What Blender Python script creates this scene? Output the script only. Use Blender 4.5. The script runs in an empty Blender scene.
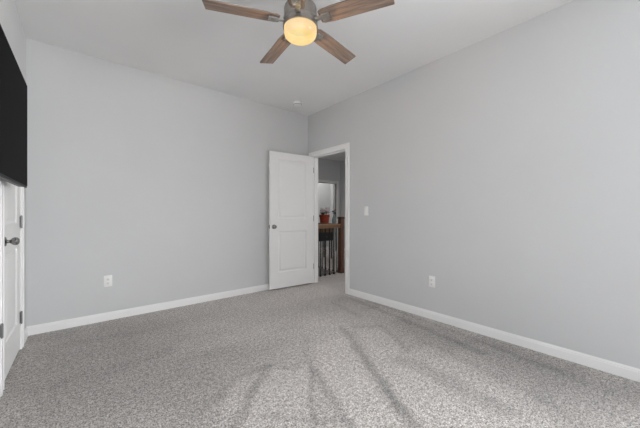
import bpy, bmesh, math, random
from mathutils import Vector, Matrix
random.seed(7)
R = math.radians
sc = bpy.context.scene
COL = sc.collection

# ------------------------------------------------------------------ camera
CAM_H, YAW, FPX = 1.12, 39.81, 285.0
cd = bpy.data.cameras.new('camera'); cam = bpy.data.objects.new('camera', cd); COL.objects.link(cam)
cam.location = (0, 0, CAM_H); cam.rotation_euler = (R(90), 0, R(-YAW))
cd.sensor_width = 36; cd.lens = FPX / 640 * 36; cd.clip_start = 0.02
sc.camera = cam

# ------------------------------------------------------------------ world, daylight, exposure
w = bpy.data.worlds.new('world'); sc.world = w; w.use_nodes = True
bg = w.node_tree.nodes['Background']; bg.inputs[0].default_value = (.80, .90, 1, 1); bg.inputs[1].default_value = 1.0

def area(name, loc, rot, sx, sy, power, col):
    l = bpy.data.lights.new(name, 'AREA'); l.shape = 'RECTANGLE'; l.size = sx; l.size_y = sy
    l.energy = power; l.color = col
    o = bpy.data.objects.new(name, l); COL.objects.link(o); o.location = loc; o.rotation_euler = rot
    return o
area('window_daylight', (3.55, -1.95, 1.50), (0, R(84), R(-36)), 1.6, 1.6, 300, (.972, .99, 1))
area('window_daylight_front', (.45, -2.84, 1.42), (R(88), 0, 0), 1.3, 1.6, 4, (.972, .99, 1))
area('alcove_fill_light', (5.6, 6.95, 2.72), (0, 0, 0), .8, .5, 9.0, (1, .97, .93))  # unseen light added to brighten the alcove wall
area('hall_fill_light', (4.7, 2.6, 2.70), (0, 0, 0), .35, .35, 17, (1, .97, .95))  # no fixture here, added out of view to lift the hall

vs = sc.view_settings
sc.display_settings.display_device = 'sRGB'
vs.view_transform = 'Standard'; vs.look = 'None'; vs.gamma = 1; vs.use_curve_mapping = False
vs.exposure = 0.36
sc.cycles.max_bounces = 14; sc.cycles.diffuse_bounces = 8

# ------------------------------------------------------------------ materials
def mat(name, col, rough=.6, metal=0.0, spec=.5):
    m = bpy.data.materials.new(name); m.use_nodes = True
    b = m.node_tree.nodes['Principled BSDF']
    b.inputs['Base Color'].default_value = (*col, 1); b.inputs['Roughness'].default_value = rough
    b.inputs['Metallic'].default_value = metal; b.inputs['Specular IOR Level'].default_value = spec
    return m
def N(m, t, **kw):
    n = m.node_tree.nodes.new(t)
    for k, v in kw.items(): setattr(n, k, v)
    return n
def L(m, a, b): m.node_tree.links.new(a, b)
def P(m): return m.node_tree.nodes['Principled BSDF']
def ramp(m, stops):
    r = N(m, 'ShaderNodeValToRGB'); e = r.color_ramp.elements
    while len(e) < len(stops): e.new(.5)
    for el, (p, c) in zip(e, stops): el.position = p; el.color = (*c, 1)
    return r
def noise(m, vec, scale, detail=2, rough=.5):
    n = N(m, 'ShaderNodeTexNoise'); n.inputs['Scale'].default_value = scale
    n.inputs['Detail'].default_value = detail; n.inputs['Roughness'].default_value = rough
    if vec: L(m, vec, n.inputs['Vector'])
    return n
def bump(m, h, strength, dist):
    b = N(m, 'ShaderNodeBump'); b.inputs['Strength'].default_value = strength; b.inputs['Distance'].default_value = dist
    L(m, h, b.inputs['Height']); L(m, b.outputs[0], P(m).inputs['Normal'])

def painted(name, col, rough, scale=160, st=.08):
    m = mat(name, col, rough, 0, .3)
    tc = N(m, 'ShaderNodeTexCoord'); n = noise(m, tc.outputs['Object'], scale, 2)
    bump(m, n.outputs['Fac'], st, .002)
    n2 = noise(m, tc.outputs['Object'], 1.7, 3)
    r = ramp(m, [(.3, tuple(c*.985 for c in col)), (.7, tuple(min(1, c*1.012) for c in col))])
    L(m, n2.outputs['Fac'], r.inputs[0]); L(m, r.outputs[0], P(m).inputs['Base Color'])
    return m
WALL = painted('wall_paint', (.655, .664, .672), .75)
CEIL = painted('ceiling_paint', (.85, .85, .85), .85, 90, .12)
TRIM = painted('trim_paint', (.91, .91, .91), .38, 60, .02)
DOORP = painted('door_paint', (.89, .89, .89), .42, 60, .02)
NICKEL = mat('brushed_nickel', (.50, .48, .45), .33, 1)
HOUSING = mat('aged_nickel', (.38, .35, .325), .36, 1)
DARKNI = mat('dark_nickel', (.30, .295, .29), .22, 1)
HINGE = mat('hinge_metal', (.30, .30, .30), .45, .9)
PLAST = mat('white_plastic', (.90, .90, .89), .35)
SLOT = mat('dark_slot', (.10, .10, .10), .6)
SCREEN = mat('tv_screen', (.006, .006, .007), .6, 0, .02)
TVBODY = mat('tv_body', (.10, .10, .11), .5)
TVEDGE = mat('tv_edge', (.02, .02, .022), .5, 0, .1)
IRON = mat('black_iron', (.012, .011, .011), .5)
TERRA = painted('terracotta', (.36, .062, .032), .7, 40, .1)
LEAF = mat('leaf_green', (.045, .085, .03), .5)
PETAL = mat('petal_pink', (.82, .66, .70), .6)
PURPLE = mat('petal_purple', (.10, .06, .14), .6)
SOIL = mat('soil', (.03, .02, .015), .95)
VASEM = mat('grey_green_ceramic', (.20, .24, .24), .25)
BLACKW = mat('black_paint', (.014, .014, .017), .45)

def wood(name, dark, mid, light, rough=.45, axis='X', s=1.0):
    m = mat(name, mid, rough)
    tc = N(m, 'ShaderNodeTexCoord'); mp = N(m, 'ShaderNodeMapping')
    sc_ = {'X': (1.6, 26, 26), 'Y': (26, 1.6, 26), 'Z': (26, 26, 1.6)}[axis]
    mp.inputs['Scale'].default_value = tuple(v*s for v in sc_)
    L(m, tc.outputs['Object'], mp.inputs[0])
    n = noise(m, mp.outputs[0], 2.4, 6, .62)
    r = ramp(m, [(.30, dark), (.50, mid), (.72, light)])
    L(m, n.outputs['Fac'], r.inputs[0]); L(m, r.outputs[0], P(m).inputs['Base Color'])
    bump(m, n.outputs['Fac'], .15, .002)
    return m
BLADEW = wood('weathered_wood', (.13, .09, .07), (.27, .195, .155), (.42, .32, .26), .5, 'X')
RAILW = wood('oak_rail', (.14, .075, .04), (.25, .145, .08), (.33, .20, .12), .4, 'X')
NEWELW = wood('dark_stained_wood', (.05, .022, .013), (.115, .052, .033), (.17, .085, .056), .4, 'Z')
CAPW = wood('dark_cap_wood', (.018, .009, .006), (.035, .017, .011), (.06, .03, .02), .4, 'X')
CONSW = wood('walnut_top', (.06, .032, .016), (.12, .07, .035), (.18, .11, .06), .45, 'X')

# carpet: speckled cut pile; 'nap' holds vacuum tracks plus painted floor light and shade
def carpet():
    m = mat('carpet_pile', (.3, .3, .3), .95, 0, .05)
    p = P(m); p.inputs['Sheen Weight'].default_value = .25; p.inputs['Sheen Roughness'].default_value = .6
    tc = N(m, 'ShaderNodeTexCoord'); v = tc.outputs['Object']
    n1 = noise(m, v, 125, 3, .75); n2 = noise(m, v, 42, 3, .7); n3 = noise(m, v, 5.0, 5, .62)
    a = N(m, 'ShaderNodeMath', operation='MULTIPLY_ADD'); L(m, n2.outputs['Fac'], a.inputs[0]); a.inputs[1].default_value = .42
    L(m, n1.outputs['Fac'], a.inputs[2])
    r = ramp(m, [(.56, (.123, .108, .098)), (.67, (.385, .355, .336)), (.745, (.62, .585, .562)), (.84, (.94, .905, .885))])
    L(m, a.outputs[0], r.inputs[0])
    at = N(m, 'ShaderNodeAttribute'); at.attribute_name = 'nap_shade'
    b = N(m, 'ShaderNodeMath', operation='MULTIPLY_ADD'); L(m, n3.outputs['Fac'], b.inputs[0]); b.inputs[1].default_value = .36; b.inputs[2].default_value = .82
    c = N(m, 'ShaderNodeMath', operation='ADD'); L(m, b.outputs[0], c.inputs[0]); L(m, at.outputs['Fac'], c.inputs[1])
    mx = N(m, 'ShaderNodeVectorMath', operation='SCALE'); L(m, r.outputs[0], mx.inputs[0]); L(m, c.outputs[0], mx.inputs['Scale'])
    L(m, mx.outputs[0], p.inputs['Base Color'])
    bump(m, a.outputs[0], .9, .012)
    return m
CARPET = carpet()

def globe_mat(name='lit_amber_glass', st=.98, c0=(1.0, .68, .31), c1=(1.0, .78, .46)):
    m = bpy.data.materials.new(name); m.use_nodes = True; nt = m.node_tree; nt.nodes.clear()
    out = nt.nodes.new('ShaderNodeOutputMaterial'); em = nt.nodes.new('ShaderNodeEmission'); tr = nt.nodes.new('ShaderNodeBsdfTransparent')
    gl = nt.nodes.new('ShaderNodeBsdfGlossy'); gl.inputs['Roughness'].default_value = .15; gl.inputs['Color'].default_value = (.5, .5, .5, 1)
    tc = nt.nodes.new('ShaderNodeTexCoord'); n = nt.nodes.new('ShaderNodeTexNoise'); n.inputs['Scale'].default_value = 9
    rp = nt.nodes.new('ShaderNodeValToRGB'); rp.color_ramp.elements[0].color = (*c0, 1); rp.color_ramp.elements[1].color = (*c1, 1)
    rp.color_ramp.elements[0].position = .35; rp.color_ramp.elements[1].position = .65
    nt.links.new(tc.outputs['Object'], n.inputs['Vector']); nt.links.new(n.outputs['Fac'], rp.inputs[0]); nt.links.new(rp.outputs[0], em.inputs[0])
    em.inputs[1].default_value = st*.86; tr.inputs[0].default_value = (1, .85, .6, 1)
    m1 = nt.nodes.new('ShaderNodeMixShader'); m1.inputs[0].default_value = .10
    nt.links.new(em.outputs[0], m1.inputs[1]); nt.links.new(tr.outputs[0], m1.inputs[2])
    m2 = nt.nodes.new('ShaderNodeMixShader'); m2.inputs[0].default_value = .05
    nt.links.new(m1.outputs[0], m2.inputs[1]); nt.links.new(gl.outputs[0], m2.inputs[2])
    nt.links.new(m2.outputs[0], out.inputs[0])
    return m
GLOBE = globe_mat()
def pane_mat():
    m = bpy.data.materials.new('window_glass'); m.use_nodes = True; nt = m.node_tree; nt.nodes.clear()
    out = nt.nodes.new('ShaderNodeOutputMaterial'); tr = nt.nodes.new('ShaderNodeBsdfTransparent'); gl = nt.nodes.new('ShaderNodeBsdfGlossy')
    gl.inputs['Roughness'].default_value = .02; mx = nt.nodes.new('ShaderNodeMixShader'); mx.inputs[0].default_value = .06
    nt.links.new(tr.outputs[0], mx.inputs[1]); nt.links.new(gl.outputs[0], mx.inputs[2]); nt.links.new(mx.outputs[0], out.inputs[0])
    return m
PANE = pane_mat()

# ------------------------------------------------------------------ mesh helpers
def box(bm, x0, x1, y0, y1, z0, z1, bev=0):
    t = bmesh.new()
    bmesh.ops.create_cube(t, size=1)
    bmesh.ops.scale(t, vec=(x1-x0, y1-y0, z1-z0), verts=t.verts)
    bmesh.ops.translate(t, vec=((x0+x1)/2, (y0+y1)/2, (z0+z1)/2), verts=t.verts)
    if bev: bmesh.ops.bevel(t, geom=t.edges[:], offset=bev, segments=2, profile=.5, affect='EDGES', clamp_overlap=True)
    merge(bm, t)
def merge(bm, t, M=None):
    me = bpy.data.meshes.new('tmp'); t.to_mesh(me); t.free()
    if M is not None: me.transform(M)
    bm.from_mesh(me); bpy.data.meshes.remove(me)
def lathe(bm, prof, seg=32, M=None):
    """prof: (radius, z) pairs, revolved about z"""
    t = bmesh.new(); rings = []
    for r, z in prof:
        if r < 1e-5: rings.append([t.verts.new((0, 0, z))])
        else: rings.append([t.verts.new((r*math.cos(2*math.pi*k/seg), r*math.sin(2*math.pi*k/seg), z)) for k in range(seg)])
    for a, b in zip(rings, rings[1:]):
        for k in range(seg):
            q = (k+1) % seg
            vs_ = [a[k % len(a)], a[q % len(a)], b[q % len(b)], b[k % len(b)]]
            u = []
            for v_ in vs_:
                if v_ not in u: u.append(v_)
            if len(u) > 2:
                try: t.faces.new(u)
                except ValueError: pass
    bmesh.ops.recalc_face_normals(t, faces=t.faces)
    merge(bm, t, M)
def tube(bm, pts, r, seg=8):
    t = bmesh.new(); rings = []
    pts = [Vector(p) for p in pts]
    for i, p in enumerate(pts):
        d = (pts[min(i+1, len(pts)-1)] - pts[max(i-1, 0)]).normalized()
        a = d.orthogonal().normalized(); b = d.cross(a)
        rr = r[i] if isinstance(r, (list, tuple)) else r
        rings.append([t.verts.new(p + rr*(math.cos(2*math.pi*k/seg)*a + math.sin(2*math.pi*k/seg)*b)) for k in range(seg)])
    for a, b in zip(rings, rings[1:]):
        for k in range(seg): t.faces.new((a[k], a[(k+1) % seg], b[(k+1) % seg], b[k]))
    t.faces.new(rings[0][::-1]); t.faces.new(rings[-1])
    bmesh.ops.recalc_face_normals(t, faces=t.faces)
    merge(bm, t)
def obj(name, bm, m, parent=None, smooth=False, loc=None, rot=None):
    me = bpy.data.meshes.new(name); bm.to_mesh(me); bm.free()
    me.materials.append(m)
    if smooth:
        me.polygons.foreach_set('use_smooth', [True]*len(me.polygons))
        try: me.set_sharp_from_angle(angle=R(38))
        except Exception: pass
    o = bpy.data.objects.new(name, me); COL.objects.link(o)
    if loc: o.location = loc
    if rot: o.rotation_euler = rot
    if parent: o.parent = parent
    return o
def tag(o, label, cat, group=None):
    o['label'] = label; o['category'] = cat
    if group: o['group'] = group
    return o
def thing(name, label, cat, loc=(0, 0, 0), rz=0, group=None):
    o = bpy.data.objects.new(name, None); COL.objects.link(o); o.empty_display_size = .1
    o.location = loc; o.rotation_euler = (0, 0, rz)
    return tag(o, label, cat, group)
def struct(name, bm, m, **k):
    o = obj(name, bm, m, **k); o['kind'] = 'structure'; return o
def boxes(name, m, lst):
    bm = bmesh.new()
    for b in lst: box(bm, *b)
    return struct(name, bm, m)

# ------------------------------------------------------------------ room shell (camera stands at x=0, y=0)
XL, XR, YB, YF, H = -.397, 2.861, 3.742, -2.60, 2.74
XH = 2.98                              # hall side of the right wall
HX, HY, HS = 6.09, 6.34, 1.60          # hall: right wall, far wall, near wall
DY0, DY1, DZ = 2.865, 3.632, 2.04      # bedroom door opening in the right wall
CY0, CY1 = 2.70, 3.391                # closet door opening in the left wall

# floor of the bedroom: fine grid with vacuum tracks and painted light and shade stored per vertex
def unproj(px, py):
    dx, dz = px-320.0, 214.0-py
    t = CAM_H/(-dz)
    c, s = math.cos(R(YAW)), math.sin(R(YAW))
    return ((dx*c + FPX*s)*t, (-dx*s + FPX*c)*t)
tracks = [  # (polyline of floor points seen at these pixels, width m, strength)
    ([(343, 328), (366, 362), (412, 424)], .070, -.30), ([(311, 362), (312, 426)], .035, -.26),
    ([(314, 370), (352, 427)], .055, -.24), ([(268, 366), (234, 427)], .060, -.24),
    ([(307, 338), (305, 357)], .050, -.16), ([(278, 369), (300, 368)], .030, -.18),
    ([(354, 327), (382, 326), (408, 352)], .055, -.20), ([(350, 298), (400, 318), (480, 352)], .075, -.20),
    ([(334, 303), (362, 318)], .060, -.18), ([(402, 360), (440, 376), (500, 408)], .150, -.22),
    ([(264, 416), (355, 422)], .050, -.16), ([(213, 404), (234, 380), (262, 368)], .060, -.16),
    ([(420, 340), (470, 362), (560, 410)], .060, -.10), ([(380, 385), (420, 424)], .05, -.10),
    ([(500, 348), (600, 388), (640, 405)], .12, -.10), ([(366, 300), (450, 330), (560, 372)], .05, -.12),
    ([(225, 395), (255, 378)], .09, .12), ([(290, 385), (280, 420)], .16, .14), ([(335, 352), (362, 400)], .10, .16),
    ([(380, 350), (440, 410)], .12, .12), ([(395, 330), (430, 345)], .10, .10), ([(310, 330), (335, 328)], .08, .06),
    ([(325, 395), (335, 427)], .06, .14), ([(440, 350), (520, 385)], .10, .06),
    ([(40, 350), (150, 330)], .12, -.06), ([(60, 385), (170, 350)], .14, -.07), ([(120, 400), (200, 372)], .08, .05),
]
patches = [([(215, 303), (318, 284), (346, 292), (420, 328), (330, 345), (250, 350)], .13, .10),  # far floor brightness painted into the pile colour
     # brushed areas of the pile, broad soft ones also paint in light and shade: outline at these pixels, edge softness m, strength
    ([(266, 369), (300, 369), (311, 362), (311, 428), (238, 428)], .010, .15), ([(316, 345), (348, 335), (398, 424), (352, 427), (318, 372)], .010, .18),
    ([(357, 331), (383, 329), (414, 356), (480, 428), (418, 424), (374, 362)], .010, .15), ([(214, 404), (236, 378), (262, 371), (232, 420)], .012, .14),
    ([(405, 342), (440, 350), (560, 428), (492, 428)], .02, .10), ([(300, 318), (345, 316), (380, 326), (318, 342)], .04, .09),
    ([(28, 334), (130, 314), (262, 362), (205, 428), (0, 428), (0, 390)], .13, -.23), ([(352, 297), (640, 385), (640, 428), (585, 428), (440, 344)], .09, -.25),  # brushed pile plus shade painted into the left and right floor
]
TW = [([Vector(unproj(*p)) for p in pl], wd, s) for pl, wd, s in tracks if s < 0]
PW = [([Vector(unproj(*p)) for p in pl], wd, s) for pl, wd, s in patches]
import numpy as np
def nap_shade(X, Y):
    """vacuum tracks and brushed areas of the pile with painted floor light and shade, for arrays of floor points"""
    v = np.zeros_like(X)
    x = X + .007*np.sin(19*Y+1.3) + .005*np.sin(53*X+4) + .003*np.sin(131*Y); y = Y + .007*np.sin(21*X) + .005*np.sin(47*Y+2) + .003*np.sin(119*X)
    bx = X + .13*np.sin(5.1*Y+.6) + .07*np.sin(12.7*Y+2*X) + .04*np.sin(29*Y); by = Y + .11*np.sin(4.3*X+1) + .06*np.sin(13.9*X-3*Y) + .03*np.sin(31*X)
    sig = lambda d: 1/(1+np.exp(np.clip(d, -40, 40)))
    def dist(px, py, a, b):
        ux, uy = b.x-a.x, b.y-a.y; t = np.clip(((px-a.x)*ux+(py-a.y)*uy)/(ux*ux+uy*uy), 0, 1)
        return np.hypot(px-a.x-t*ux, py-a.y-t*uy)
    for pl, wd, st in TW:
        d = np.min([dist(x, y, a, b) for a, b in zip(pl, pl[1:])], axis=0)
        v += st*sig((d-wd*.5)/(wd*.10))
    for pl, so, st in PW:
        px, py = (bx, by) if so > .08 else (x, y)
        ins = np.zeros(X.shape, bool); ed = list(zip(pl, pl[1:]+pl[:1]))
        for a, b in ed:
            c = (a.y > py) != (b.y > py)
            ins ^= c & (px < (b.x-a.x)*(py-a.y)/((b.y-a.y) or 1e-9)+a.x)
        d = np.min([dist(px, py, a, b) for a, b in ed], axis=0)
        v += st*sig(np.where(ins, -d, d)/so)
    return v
bm = bmesh.new(); nx, ny = 300, 560
X0, X1, Y0, Y1 = XL-.02, XR+.0, YF-.02, YB+.02
g = [[bm.verts.new((X0+(X1-X0)*i/nx, Y0+(Y1-Y0)*j/ny, 0)) for i in range(nx+1)] for j in range(ny+1)]
for j in range(ny):
    for i in range(nx): bm.faces.new((g[j][i], g[j][i+1], g[j+1][i+1], g[j+1][i]))
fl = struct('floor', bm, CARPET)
at = fl.data.attributes.new('nap_shade', 'FLOAT', 'POINT')
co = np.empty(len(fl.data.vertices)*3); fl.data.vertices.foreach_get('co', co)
at.data.foreach_set('value', nap_shade(co[0::3], co[1::3]))
# hall floor round the stair opening, and the lower storey
HOLE_X, HOLE_Y = 3.76, 3.955
boxes('floor_hall', CARPET, [(XR-.0, HX+.1, HS-.1, HOLE_Y, -.25, 0), (HOLE_X, HX+.1, HOLE_Y, HY+.06, -.25, 0), (4.4, HX+.7, HY+.06, HY+1.2, -.25, 0)])
boxes('floor_lower', CARPET, [(XH-.1, HX, HOLE_Y-1, HY+.2, -2.9, -2.75)])
boxes('floor_slab', WALL, [(XL-.15, XR, YF-.12, YB+.12, -.25, -.012)])
boxes('wall_stairwell', WALL, [(HOLE_X+.02, HOLE_X+.1, HOLE_Y+.02, HY, -2.75, -.25), (XH, HOLE_X+.1, HOLE_Y-.10, HOLE_Y-.02, -2.75, -.25),
                               (XH, HOLE_X+.1, HY, HY+.1, -2.75, -.25), (XH-.12, XH, HOLE_Y-.1, HY+.1, -2.75, -.25)])
boxes('ceiling', CEIL, [(XL-.15, HX+.75, YF-.15, HY+1.3, H, H+.12)])
boxes('wall_left', WALL, [(XL-.14, XL, YF-.12, CY0-.018, -.01, H+.01), (XL-.14, XL, CY1+.018, YB+.12, -.01, H+.01),
                          (XL-.14, XL, CY0-.018, CY1+.018, DZ+.018, H+.01), (XL-.14, XL-.09, CY0-.02, CY1+.02, -.01, DZ+.02)])
boxes('wall_back', WALL, [(XL, XR, YB, YB+.12, -.01, H+.01)])
WX0, WX1, WZ0, WZ1 = -.15, 1.05, .62, 2.22
VY0, VY1 = -2.25, -.85
boxes('wall_right', WALL, [(XR, XH, YF-.12, VY0, -.01, H+.01), (XR, XH, VY1, DY0-.018, -.01, H+.01), (XR, XH, VY0, VY1, -.01, WZ0), (XR, XH, VY0, VY1, WZ1, H+.01), (XR, XH, DY1+.018, HY+.1, -.25, H+.01),
                           (XR, XH, DY0-.018, DY1+.018, DZ+.018, H+.01)])
boxes('wall_front', WALL, [(XL, WX0, YF-.12, YF, -.01, H+.01), (WX1, XR, YF-.12, YF, -.01, H+.01),
                           (WX0, WX1, YF-.12, YF, -.01, WZ0), (WX0, WX1, YF-.12, YF, WZ1, H+.01)])
# windows behind and beside the camera: frame, sash bars, pane, sill
def window(name, wd, M, sill=True):
    """built in local x (width) and z, wall from y=0 (room side) to y=.12"""
    h0, h1 = WZ0, WZ1
    def fin(bm, n, m, par=None):
        bm.transform(M); return obj(n, bm, m, par)
    bm = bmesh.new()
    for b in [(0, .05, .03, .10, h0, h1), (wd-.05, wd, .03, .10, h0, h1), (.05, wd-.05, .03, .10, h0, h0+.05), (.05, wd-.05, .03, .10, h1-.05, h1),
              (.05, wd-.05, .04, .09, 1.40, 1.44), (wd/2-.02, wd/2+.02, .04, .09, h0+.05, h1-.05)]: box(bm, *b)
    win = fin(bm, name, TRIM); win['kind'] = 'structure'
    bm = bmesh.new(); box(bm, .04, wd-.04, .064, .068, h0+.04, h1-.04); fin(bm, 'window_pane', PANE, win)
    bm = bmesh.new(); box(bm, -.05, wd+.05, -.05, .03, h0-.03, h0, .004); fin(bm, 'window_sill', TRIM, win)
window('window_1', WX1-WX0, Matrix.Translation((WX1, YF, 0)) @ Matrix.Rotation(R(180), 4, 'Z'))
window('window_2', VY1-VY0, Matrix.Translation((XR, VY1, 0)) @ Matrix.Rotation(R(-90), 4, 'Z'))

# hall walls and the lit recess in its far wall
OX0, OX1 = 5.12, 5.925
boxes('wall_hall_far', WALL, [(XH, OX0, HY, HY+.12, -.25, H+.01), (OX1, HX+.75, HY, HY+.12, -.25, H+.01), (OX0, OX1, HY, HY+.12, 2.04, H+.01)])
boxes('wall_hall_right', WALL, [(HX, HX+.12, HS, HY+.12, -.25, H+.01)])
boxes('wall_hall_near', WALL, [(XH, HX+.1, HS-.1, HS, -.25, H+.01)])
boxes('wall_alcove', WALL, [(4.5, 6.74, 7.40, 7.50, -.25, H+.01), (6.64, 6.74, HY+.12, 7.40, -.25, H+.01), (4.4, 4.5, HY+.12, 7.50, -.25, H+.01)])

# ------------------------------------------------------------------ trim
def base_run(name, x0, x1, y0, y1, nrm):
    """board 83 mm tall with a small stepped cap; nrm = direction into the room"""
    bm = bmesh.new(); t = .014
    ax, s = nrm
    def seg(z0, z1, th, bev):
        if ax == 'y': box(bm, x0, x1, min(y0, y0+s*th), max(y0, y0+s*th), z0, z1, bev)
        else: box(bm, min(x0, x0+s*th), max(x0, x0+s*th), y0, y1, z0, z1, bev)
    seg(0, .064, t, .001); seg(.064, .076, t*.75, .001); seg(.076, .084, t*.45, .001)
    return struct(name, bm, TRIM)
base_run('baseboard_back', XL, XR, YB, YB, ('y', -1))
base_run('baseboard_right', XR, XR, YF, DY0-.082, ('x', -1))
base_run('baseboard_corner', XR, XR, DY1+.072, YB-.015, ('x', -1))
base_run('baseboard_left', XL, XL, YF, CY0-.125, ('x', 1))
base_run('baseboard_closet', XL, XL, CY1+.080, YB-.015, ('x', 1))
base_run('baseboard_front', XL+.015, XR-.015, YF, YF, ('y', 1))
base_run('baseboard_hall', HX, HX, HS, HY-.015, ('x', -1))
base_run('baseboard_far', HOLE_X+.1, OX0-.085, HY, HY, ('y', -1))

def casing(name, plane, y0, y1, s, wl=.075, wr=.075, top=DZ, axis='x', depth=.119):
    """moulded casing round an opening on the plane, plus the jamb lining; s = side facing the viewer"""
    bm = bmesh.new(); q = .006
    def put(a0, a1, z0, z1, th, off=0):
        p0, p1 = sorted((plane+s*off, plane+s*th))
        if axis == 'x': box(bm, p0, p1, a0, a1, z0, z1, .0012)
        else: box(bm, a0, a1, p0, p1, z0, z1, .0012)
    # inner flat, then thicker back band
    put(y0-wl, y0-q, 0, top+q, .011); put(y1+q, y1+wr, 0, top+q, .011); put(y0-wl, y1+wr, top+q, top+.075, .011)
    e = .0007
    put(y0-wl-e, y0-wl+.026, 0, top+.075+e, .018); put(y1+wr-.026, y1+wr+e, 0, top+.075+e, .018); put(y0-wl+.02, y1+wr-.02, top+.049, top+.075+e, .0178)
    put(y0-q-.012, y0-q+e, 0, top+q, .014); put(y1+q-e, y1+q+.012, 0, top+q, .014); put(y0-q, y1+q, top+q-e, top+q+.012, .0138)
    # jamb lining and door stop
    if depth is None: return struct(name, bm, TRIM)
    put(y0-.018, y0, 0, top, -depth, -.0005); put(y1, y1+.018, 0, top, -depth, -.0005); put(y0-.018, y1+.018, top, top+.018, -depth, -.0005)
    put(y0-.001, y0+.010, 0, top-.0005, -.075, -.042); put(y1-.010, y1+.001, 0, top-.0005, -.075, -.042); put(y0+.01, y1-.01, top-.010, top+.001, -.075, -.042)
    return struct(name, bm, TRIM)
def hinge_bm(knuckle=(0, 0, 0), leaf=None, h=.089):
    bm = bmesh.new()
    tube(bm, [(knuckle[0], knuckle[1], -h/2-.004), (knuckle[0], knuckle[1], h/2+.004)], .0062, 10)
    for z in (-h/2-.006, h/2+.006): lathe(bm, [(0, -.003), (.0045, -.002), (.0045, .002), (0, .003)], 10, Matrix.Translation((knuckle[0], knuckle[1], z)))
    for z in (-.027, -.009, .009, .027): tube(bm, [(knuckle[0], knuckle[1], z-.0006), (knuckle[0], knuckle[1], z+.0006)], .0066, 10)
    if leaf: box(bm, *leaf, -h/2, h/2)
    return bm
tr1 = casing('trim_1', XR, DY0, DY1, -1, .077, .068)
for z in (.27, 1.05, 1.83):                                     # jamb leaves of the bedroom door hinges
    bm = bmesh.new(); box(bm, XR+.003, XR+.036, DY1-.0024, DY1+.0005, z-.045, z+.045, .0005); obj('hinge_plate', bm, HINGE, tr1)
    
casing('trim_2', XH, DY0, DY1, 1, .077, .075, depth=None)
tr3 = casing('trim_3', XL, CY0, CY1, 1, .108, .078, depth=.085)
bm = hinge_bm((XL+.019, CY0-.115), (XL+.0, XL+.020, CY0-.1125, CY0-.110), .075); o = obj('hinge', bm, HINGE, tr3, loc=(0, 0, .405))
casing('trim_4', HY, OX0, OX1, -1, .078, .085, axis='y', depth=.121)

# ------------------------------------------------------------------ doors
def door_leaf(wd, h, th, side):
    """two-panel moulded leaf; hinge axis at the origin, leaf runs along side*x, y from -.006-th to -.006"""
    bm = bmesh.new()
    st = .135
    pans = [(.235, .845), (1.035, h-.100)]
    xs = [0, st, wd-st, wd]; zs = [0, pans[0][0], pans[0][1], pans[1][0], pans[1][1], h]
    for fs in (-1, 1):
        yf = 0 if fs > 0 else -th
        def V(x, z, dep): return bm.verts.new((side*(x+.003), -.006 + yf - fs*dep, z))
        def quad(pts):
            f = bm.faces.new([V(*p) for p in pts])
        for i in range(3):
            for j in range(5):
                x0, x1, z0, z1 = xs[i], xs[i+1], zs[j], zs[j+1]
                if i == 1 and j in (1, 3):
                    rings = [(0, 0), (.009, .0075), (.026, .0085), (.040, .003), (.044, .0025)]
                    for (o0, d0), (o1, d1) in zip(rings, rings[1:]):
                        A = [(x0+o0, z0+o0, d0), (x1-o0, z0+o0, d0), (x1-o0, z1-o0, d0), (x0+o0, z1-o0, d0)]
                        B = [(x0+o1, z0+o1, d1), (x1-o1, z0+o1, d1), (x1-o1, z1-o1, d1), (x0+o1, z1-o1, d1)]
                        for k in range(4): quad([A[k], A[(k+1) % 4], B[(k+1) % 4], B[k]])
                    quad(B)
                else: quad([(x0, z0, 0), (x1, z0, 0), (x1, z1, 0), (x0, z1, 0)])
    for (xa, za), (xb, zb) in (((0, 0), (wd, 0)), ((wd, 0), (wd, h)), ((wd, h), (0, h)), ((0, h), (0, 0))):
        bm.faces.new([bm.verts.new((side*(xa+.003), -.006, za)), bm.verts.new((side*(xb+.003), -.006, zb)),
                      bm.verts.new((side*(xb+.003), -.006-th, zb)), bm.verts.new((side*(xa+.003), -.006-th, za))])
    bmesh.ops.remove_doubles(bm, verts=bm.verts, dist=1e-5)
    bmesh.ops.recalc_face_normals(bm, faces=bm.faces)
    return bm
def knob_bm(sgn, egg=False, k=1.0):
    """knob whose axis runs along sgn*y from y=0"""
    if egg: prof = [(0, 0), (.033, 0), (.033, .004), (.028, .010), (.012, .014), (.0095, .024), (.013, .030), (.023, .040), (.0275, .052), (.0245, .064), (.014, .071), (0, .073)]
    else: prof = [(0, 0), (.032, 0), (.032, .004), (.027, .009), (.012, .012), (.010, .022), (.018, .028), (.026, .038), (.026, .046), (.019, .053), (0, .056)]
    bm = bmesh.new()
    lathe(bm, [(r*k, z*k) for r, z in prof], 28, Matrix.Rotation(R(-90*sgn), 4, 'X'))
    return bm
WD, TH = .766, .035
d1 = struct('door_1', door_leaf(WD, 2.022, TH, -1), DOORP, loc=(XR+.000, DY1, .018), rot=(0, 0, R(-4.0)))
d1['label'] = 'white two-panel bedroom door standing open against the back wall'
for z in (.252, 1.032, 1.812):
    obj('hinge', hinge_bm((0, 0), (-.004, -.0022, -.006-TH, .001)), HINGE, d1, loc=(0, 0, z))
obj('door_knob', knob_bm(-1), DARKNI, d1, True, loc=(-.003-WD+.062, -.006-TH, .915))
obj('door_knob', knob_bm(1, k=.86), DARKNI, d1, True, loc=(-.003-WD+.062, -.006, .915))
bm = bmesh.new(); box(bm, -.0042-WD, -.0028-WD, -.006-TH+.005, -.006-.005, .915-.028, .915+.028); box(bm, -.012-WD, -.003-WD, -.006-TH+.012, -.006-.012, .907, .923, .002)
obj('latch_plate', bm, DARKNI, d1)

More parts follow.
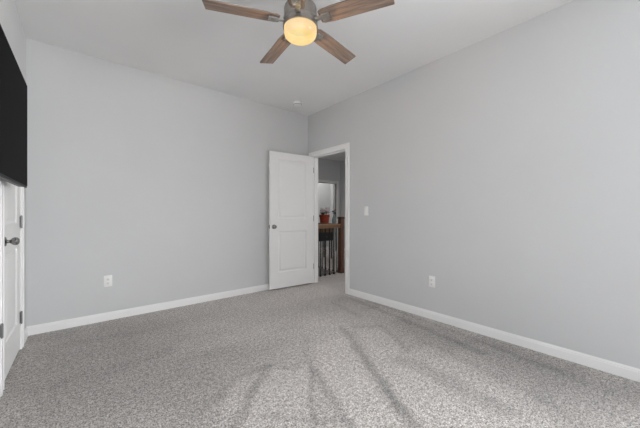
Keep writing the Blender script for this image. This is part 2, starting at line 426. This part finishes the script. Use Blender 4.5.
CWD = CY1-CY0-.006
d2 = struct('door_2', door_leaf(CWD, 2.022, TH, 1), DOORP, loc=(XL+.006, CY1+.001, .013), rot=(0, 0, R(-90)))
d2['label'] = 'closed white two-panel closet door on the left wall below the television'
for z in (.252, 1.042, 1.812):
    obj('hinge', hinge_bm((0, .004), (-.016, .016, -.0062, -.0035)), HINGE, d2, loc=(0, 0, z))
obj('door_knob', knob_bm(1, True), DARKNI, d2, True, loc=(CWD-.064, -.006, .925))

# ------------------------------------------------------------------ ceiling fan with lit glass drum
cy, sy = math.cos(R(YAW)), math.sin(R(YAW))
FX, FD = -.139, 2.025
fx, fy = FX*cy + FD*sy, -FX*sy + FD*cy
ZB = 2.48
fan = thing('ceiling_fan', 'five-blade ceiling fan with weathered wood blades and a lit amber glass light', 'ceiling fan', (fx, fy, H))
bm = bmesh.new(); lathe(bm, [(0, 0), (.078, 0), (.078, -.012), (.070, -.040), (.045, -.058), (.020, -.064), (0, -.064)], 40); obj('canopy', bm, NICKEL, fan, True)
bm = bmesh.new(); tube(bm, [(0, 0, -.06), (0, 0, -.13)], .016, 16); obj('downrod', bm, NICKEL, fan, True)
bm = bmesh.new(); lathe(bm, [(0, -.125), (.040, -.128), (.085, -.140), (.112, -.158), (.116, -.172), (.116, -.235), (.121, -.240), (.121, -.252), (.116, -.256), (.116, -.272), (.121, -.276), (.123, -.280), (.123, -.302), (.1175, -.304)], 48)
obj('motor_housing', bm, HOUSING, fan, True)
bm = bmesh.new(); lathe(bm, [(.106, -.2905), (.115, -.292), (.1165, -.312), (.1155, -.338), (.111, -.354), (.104, -.362), (.099, -.3645)], 48)
bm2 = bmesh.new(); lathe(bm2, [(0, -.287), (.1185, -.287), (.1185, -.290), (0, -.290)], 40); obj('glare_blocker', bm2, mat('glare_blocker_black', (.003, .003, .003), .9, 0, 0), fan)  # black disc added to keep the bulb's hot spot out of the glass
gl = obj('glass_shade', bm, GLOBE, fan, True)
bm = bmesh.new(); lathe(bm, [(.0985, -.3635), (.095, -.3685), (.088, -.372), (.05, -.375), (0, -.376)], 48); obj('glass_lens', bm, globe_mat('lit_amber_lens', .96, (1.0, .72, .29), (1.0, .82, .42)), gl, True)
# one blade with its bracket; the rest are copies
def blade_bm():
    t = bmesh.new(); th = .0045
    out = []
    r0, r1 = .150, .634
    w0, w1 = .054, .061
    pts = [(r0, -w0*.80), (r0+.02, -w0*.97), (r0+.10, -w0*1.10), (r1-.004, -w1), (r1, -w1+.002), (r1+.0005, -w1+.005),
           (r1+.012, w1-.005), (r1+.0115, w1-.002), (r1+.008, w1), (r0+.10, w0*1.10), (r0+.02, w0*.97), (r0, w0*.80)]
    lo = [t.verts.new((x, y, -th)) for x, y in pts]; hi = [t.verts.new((x, y, th)) for x, y in pts]
    t.faces.new(lo[::-1]); t.faces.new(hi)
    n = len(pts)
    for k in range(n): t.faces.new((lo[k], lo[(k+1) % n], hi[(k+1) % n], hi[k]))
    bmesh.ops.recalc_face_normals(t, faces=t.faces)
    return t
PH0 = 50.5
b0 = k0 = None
for k in range(5):
    ang = R(PH0 + 72*k - YAW + (0, 0, 2, 0, -1.5)[k])
    rot = (Matrix.Rotation(ang, 4, 'Z') @ Matrix.Rotation(R(-11), 4, 'X')).to_euler()
    if k == 0:
        b0 = obj('blade', blade_bm(), BLADEW, fan); b = b0
        bm = bmesh.new(); box(bm, .095, .175, -.017, .017, -.012, -.003, .003); box(bm, .165, .225, -.030, .030, -.0125, -.0045, .003)
        for px_, py_ in ((.185, -.018), (.185, .018), (.212, 0)): lathe(bm, [(0, -.016), (.005, -.0155), (.006, -.0125), (0, -.0125)], 10, Matrix.Translation((px_, py_, 0)))
        k0 = obj('blade_bracket', bm, NICKEL, b0, True)
    else:
        b = b0.copy(); COL.objects.link(b); b.parent = fan
        c = k0.copy(); COL.objects.link(c); c.parent = b
    b.location = (0, 0, ZB-H); b.rotation_euler = rot
bl = bpy.data.lights.new('bulb', 'POINT'); bl.energy = 48; bl.color = (1, .70, .42); bl.shadow_soft_size = 0
bo = bpy.data.objects.new('bulb', bl); COL.objects.link(bo); bo.parent = fan; bo.location = (0, 0, -.335)

# ------------------------------------------------------------------ television
SX, TY1, TVW, TZ0, TZ1 = XL+.093, 2.925, 1.29, 1.308, 2.043
TD = .060
tv = thing('television', 'black flat-screen television mounted on the left wall above the closet door', 'television', (XL, TY1-TVW/2, TZ0))
def rel(bm, name, m, smooth=False, par=None):
    bmesh.ops.translate(bm, vec=(-XL, -(TY1-TVW/2), -TZ0), verts=bm.verts); return obj(name, bm, m, par or tv, smooth)
bm = bmesh.new(); box(bm, SX-.003, SX, TY1-TVW+.006, TY1-.006, TZ0+.012, TZ1-.006); rel(bm, 'screen', SCREEN)
bm = bmesh.new(); box(bm, SX-.014, SX-.0025, TY1-TVW, TY1, TZ0, TZ1, .0015); rel(bm, 'bezel', TVEDGE)
t = bmesh.new()
a = [(TY1-TVW+.01, TZ0+.005), (TY1-.01, TZ0+.005), (TY1-.01, TZ1-.01), (TY1-TVW+.01, TZ1-.01)]
b_ = [(TY1-TVW+.08, TZ0+.03), (TY1-.08, TZ0+.03), (TY1-.08, TZ1-.18), (TY1-TVW+.08, TZ1-.18)]
A = [t.verts.new((SX-.013, y, z)) for y, z in a]; A2 = [t.verts.new((SX-.045, y, z)) for y, z in a]; B = [t.verts.new((SX-.013-TD, y, z)) for y, z in b_]
t.faces.new(A); t.faces.new(B)
for k in range(4): t.faces.new((A[k], A[(k+1) % 4], A2[(k+1) % 4], A2[k])); t.faces.new((A2[k], A2[(k+1) % 4], B[(k+1) % 4], B[k]))
bmesh.ops.recalc_face_normals(t, faces=t.faces); rel(t, 'back_shell', TVBODY)
bm = bmesh.new(); ym = TY1-TVW/2-.05
box(bm, XL, XL+.006, ym-.25, ym+.20, 1.50, 1.78); box(bm, XL+.006, SX-.013-TD, ym-.2, ym-.16, 1.48, 1.80); box(bm, XL+.006, SX-.013-TD, ym+.1, ym+.14, 1.48, 1.80)
rel(bm, 'wall_bracket', IRON)

# ------------------------------------------------------------------ small fittings
sd = thing('smoke_detector', 'small round white smoke detector on the ceiling near the corner', 'smoke detector', (2.396, 3.38, H))
bm = bmesh.new(); lathe(bm, [(0, 0), (.060, 0), (.066, -.003), (.066, -.010), (0, -.010)], 40); obj('mounting_base', bm, PLAST, sd, True)
bm = bmesh.new(); lathe(bm, [(.062, -.009), (.063, -.016), (.062, -.034), (.060, -.037), (.060, -.042), (.054, -.048), (.020, -.050), (0, -.050)], 40); obj('cover', bm, PLAST, sd, True)
bm = bmesh.new(); lathe(bm, [(.0595, -.0365), (.0612, -.0368), (.0612, -.042), (.0595, -.0425)], 40); obj('vent_ring', bm, SLOT, sd, True)

def wall_plate(name, label, cat, loc, rz, group=None):
    """plate lies in local xz, facing -y"""
    t = thing(name, label, cat, loc, rz, group)
    bm = bmesh.new(); box(bm, -.036, .036, -.0065, .0, -.059, .059, .0028); obj('cover_plate', bm, PLAST, t, True)
    return t
def screw(par, z):
    bm = bmesh.new(); lathe(bm, [(0, 0), (.0035, 0), (.003, .0012), (0, .0015)], 12, Matrix.Rotation(R(90), 4, 'X'))
    obj('screw', bm, PLAST, par, loc=(0, -.0063, z))
def outlet(label, loc, rz):
    t = wall_plate('wall_outlet', label, 'outlet', loc, rz, 'wall outlets')
    for s in (-1, 1):
        zc = s*.0205
        bm = bmesh.new(); box(bm, -.0165, .0165, -.0085, -.005, zc-.0145, zc+.0145, .003); k = obj('socket', bm, PLAST, t, True)
        bm = bmesh.new()
        box(bm, -.0085, -.0060, -.0090, -.0080, zc-.002, zc+.008); box(bm, .0060, .0085, -.0090, -.0080, zc-.001, zc+.007); box(bm, -.003, .003, -.0090, -.0080, zc-.010, zc-.0045)
        obj('slots', bm, SLOT, k)
    screw(t, 0)
    return t
outlet('white wall outlet low on the back wall left of the open door', (.207, YB, .413), 0)
outlet('white wall outlet low on the right wall', (XR, 1.569, .40), R(-90))
sw = wall_plate('light_switch', 'white light switch on the right wall beside the doorway', 'light switch', (XR, 2.481, 1.16), R(-90))
bm = bmesh.new(); box(bm, -.0165, .0165, -.0095, -.005, -.033, .033, .002); rk = obj('rocker', bm, PLAST, sw, True, rot=(R(0), 0, 0))
screw(sw, .047); screw(sw, -.047)

# ------------------------------------------------------------------ stair railing seen through the doorway
rl = thing('stair_railing', 'stair railing with wood handrail, black balusters and dark newel post in the hall', 'railing', (3.78, 3.915, 0))
RX, RY, RZ = 3.783, 3.915, .935
def rr(bm): bmesh.ops.translate(bm, vec=(-3.78, -3.915, 0), verts=bm.verts); return bm
bm = bmesh.new(); box(bm, XH, RX-.046, RY-.042, RY+.042, RZ-.032, RZ, .010); box(bm, XH, RX-.046, RY-.028, RY+.028, RZ-.076, RZ-.030, .004); obj('handrail', rr(bm), RAILW, rl)
bm = bmesh.new(); box(bm, RX-.042, RX+.042, RY+.046, HY, RZ-.032, RZ, .010); box(bm, RX-.028, RX+.028, RY+.046, HY, RZ-.076, RZ-.030, .004); obj('handrail', rr(bm), RAILW, rl)
bm = bmesh.new(); box(bm, RX-.042, RX+.042, RY-.042, RY+.042, 0, 1.035, .004); box(bm, RX-.046, RX+.046, RY-.046, RY+.046, 0, .10, .004); box(bm, RX-.046, RX+.046, RY-.046, RY+.046, .86, .875, .003)
nw = obj('newel_post', rr(bm), NEWELW, rl)
bm = bmesh.new(); box(bm, RX-.058, RX+.058, RY-.058, RY+.058, 1.035, 1.052, .004); box(bm, RX-.048, RX+.048, RY-.048, RY+.048, 1.052, 1.066, .010); obj('cap', rr(bm), CAPW, nw)
bal0 = sh0 = None
pos = [(3.604-.11*k, RY) for k in range(6)] + [(RX, RY+.115+.11*k) for k in range(21)]
for i, (x, y) in enumerate(pos):
    if i == 0:
        bm = bmesh.new(); box(bm, -.006, .006, -.006, .006, 0, RZ-.074)
        bal0 = obj('baluster', bm, IRON, rl); b = bal0
        bm = bmesh.new(); box(bm, -.015, .015, -.015, .015, 0, .020, .003); box(bm, -.011, .011, -.011, .011, .018, .032, .003); sh0 = obj('baluster_shoe', bm, IRON, bal0)
    else:
        b = bal0.copy(); COL.objects.link(b); b.parent = rl
        c = sh0.copy(); COL.objects.link(c); c.parent = b
    b.location = (x-3.78, y-3.915, 0)

# console table standing beyond the stair opening
ct = thing('console_table', 'dark console table with brown wood top in the hall behind the railing', 'table', (4.40, 5.475, 0))
bm = bmesh.new(); box(bm, -.46, .46, -.19, .19, .748, .780, .004); obj('tabletop', bm, CONSW, ct)
bm = bmesh.new(); box(bm, -.44, .44, -.172, .172, .668, .748); obj('apron', bm, CONSW, ct)
bm = bmesh.new(); box(bm, -.44, .44, -.168, .168, .455, .668); cb = obj('drawer_case', bm, BLACKW, ct)
for s in (-1, 1):
    bm = bmesh.new(); box(bm, s*.215-.205, s*.215+.205, -.178, -.168, .475, .655, .003); dr = obj('drawer', bm, BLACKW, cb)
    bm = bmesh.new(); lathe(bm, [(0, 0), (.008, 0), (.006, .010), (.013, .018), (.010, .025), (0, .027)], 16, Matrix.Translation((s*.215, -.178, .565)) @ Matrix.Rotation(R(90), 4, 'X')); obj('knob', bm, DARKNI, cb)
lg0 = None
for sx_ in (-1, 1):
    for sy_ in (-1, 1):
        if lg0 is None:
            bm = bmesh.new(); box(bm, -.013, .013, -.013, .013, 0, .456, .003); lg0 = obj('leg', bm, BLACKW, ct); o = lg0
        else: o = lg0.copy(); COL.objects.link(o); o.parent = ct
        o.location = (sx_*.415, sy_*.145, 0)

# terracotta pot with a flowering plant on the console
pt = thing('potted_plant', 'terracotta pot with pale pink flowers on the console table in the hall', 'plant', (4.705, 5.47, .780))
bm = bmesh.new(); lathe(bm, [(0, 0), (.100, 0), (.104, .006), (.120, .255), (.128, .258), (.132, .266), (.132, .318), (.126, .325), (.112, .322), (.108, .29), (0, .29)], 40); obj('pot', bm, TERRA, pt, True)
bm = bmesh.new(); lathe(bm, [(0, .300), (.06, .299), (.107, .293)], 24); obj('soil', bm, SOIL, pt, True)
st_, lf = bmesh.new(), bmesh.new()
def leaf(bm, base, d, up, ln, wd):
    d = Vector(d).normalized(); s = d.cross(Vector((0, 0, 1))).normalized(); base = Vector(base)
    cen = [base + d*ln*u + Vector((0, 0, up*ln*(u - .7*u*u))) for u in (0, .25, .5, .75, 1)]
    ws = [.08, .75, 1, .7, .03]
    row = [(bm.verts.new(c - s*wd*k), bm.verts.new(c - Vector((0, 0, wd*.18*k))), bm.verts.new(c + s*wd*k)) for c, k in zip(cen, ws)]
    for a_, b2 in zip(row, row[1:]):
        bm.faces.new((a_[0], a_[1], b2[1], b2[0])); bm.faces.new((a_[1], a_[2], b2[2], b2[1]))
def bloom(name, m, spots, par, n, ln, wd):
    f0 = None
    for k, p in enumerate(spots):
        if f0 is None:
            fw = bmesh.new()
            for q in range(n):
                a2 = q*2*math.pi/n; leaf(fw, (0, 0, 0), (math.cos(a2), math.sin(a2), 0), .7, ln, wd)
                leaf(fw, (0, 0, .003), (math.cos(a2+.5), math.sin(a2+.5), .5), 1.2, ln*.7, wd*.8)
            f = f0 = obj(name, fw, m, par)
        else: f = f0.copy(); COL.objects.link(f); f.parent = par
        f.location = p; f.rotation_euler = (.9*math.sin(k*2.1), .9*math.cos(k*1.7), k)
heads = []
for k in range(14):
    an = k*2.4; r_ = .02+.06*random.random()
    b_0 = Vector((r_*math.cos(an), r_*math.sin(an), .295)); top = b_0*1.0 + Vector((.05*math.cos(an), .05*math.sin(an), .09+.10*random.random()))
    tube(st_, [b_0, (b_0+top)/2 + Vector((.006, 0, 0)), top], [.003, .0024, .0016], 6)
    heads.append(top)
    leaf(lf, b_0*1.1 + Vector((0, 0, .03)), (math.cos(an+1), math.sin(an+1), .2), .5, .085, .022)
    leaf(lf, (b_0+top)/2, (math.cos(an+3), math.sin(an+3), .2), .5, .05, .014)
for q in range(3): leaf(lf, (-.06, -.05+.02*q, .30), (-.9, -.5+.3*q, .3), 1.0, .11, .030)
obj('stems', st_, LEAF, pt); obj('leaves', lf, LEAF, pt); bloom('flower', PETAL, heads, pt, 6, .036, .015)

# small vase standing on the handrail
vx, vy = 3.607, RY
vs_ = thing('vase', 'slim grey-green vase with dark purple flowers on the stair handrail', 'vase', (vx, vy, RZ+.001))
bm = bmesh.new(); lathe(bm, [(0, 0), (.030, 0), (.036, .008), (.042, .050), (.040, .085), (.026, .125), (.017, .150), (.016, .162), (.020, .170), (.017, .170), (.013, .160), (.013, .14), (0, .13)], 32); obj('vessel', bm, VASEM, vs_, True)
st_, lf = bmesh.new(), bmesh.new(); heads = []
for k in range(5):
    an = k*1.26+.4; top = Vector((.030*math.cos(an), .030*math.sin(an), .205+.012*k))
    tube(st_, [(0, 0, .135), (.004*math.cos(an), .004*math.sin(an), .17), top], [.0018, .0016, .0012], 6)
    heads.append(top)
    leaf(lf, (.010*math.cos(an), .010*math.sin(an), .175), (math.cos(an+.8), math.sin(an+.8), .3), 1, .045, .010)
obj('stems', st_, LEAF, vs_); obj('leaves', lf, LEAF, vs_); bloom('flower', PURPLE, heads, vs_, 6, .020, .009)
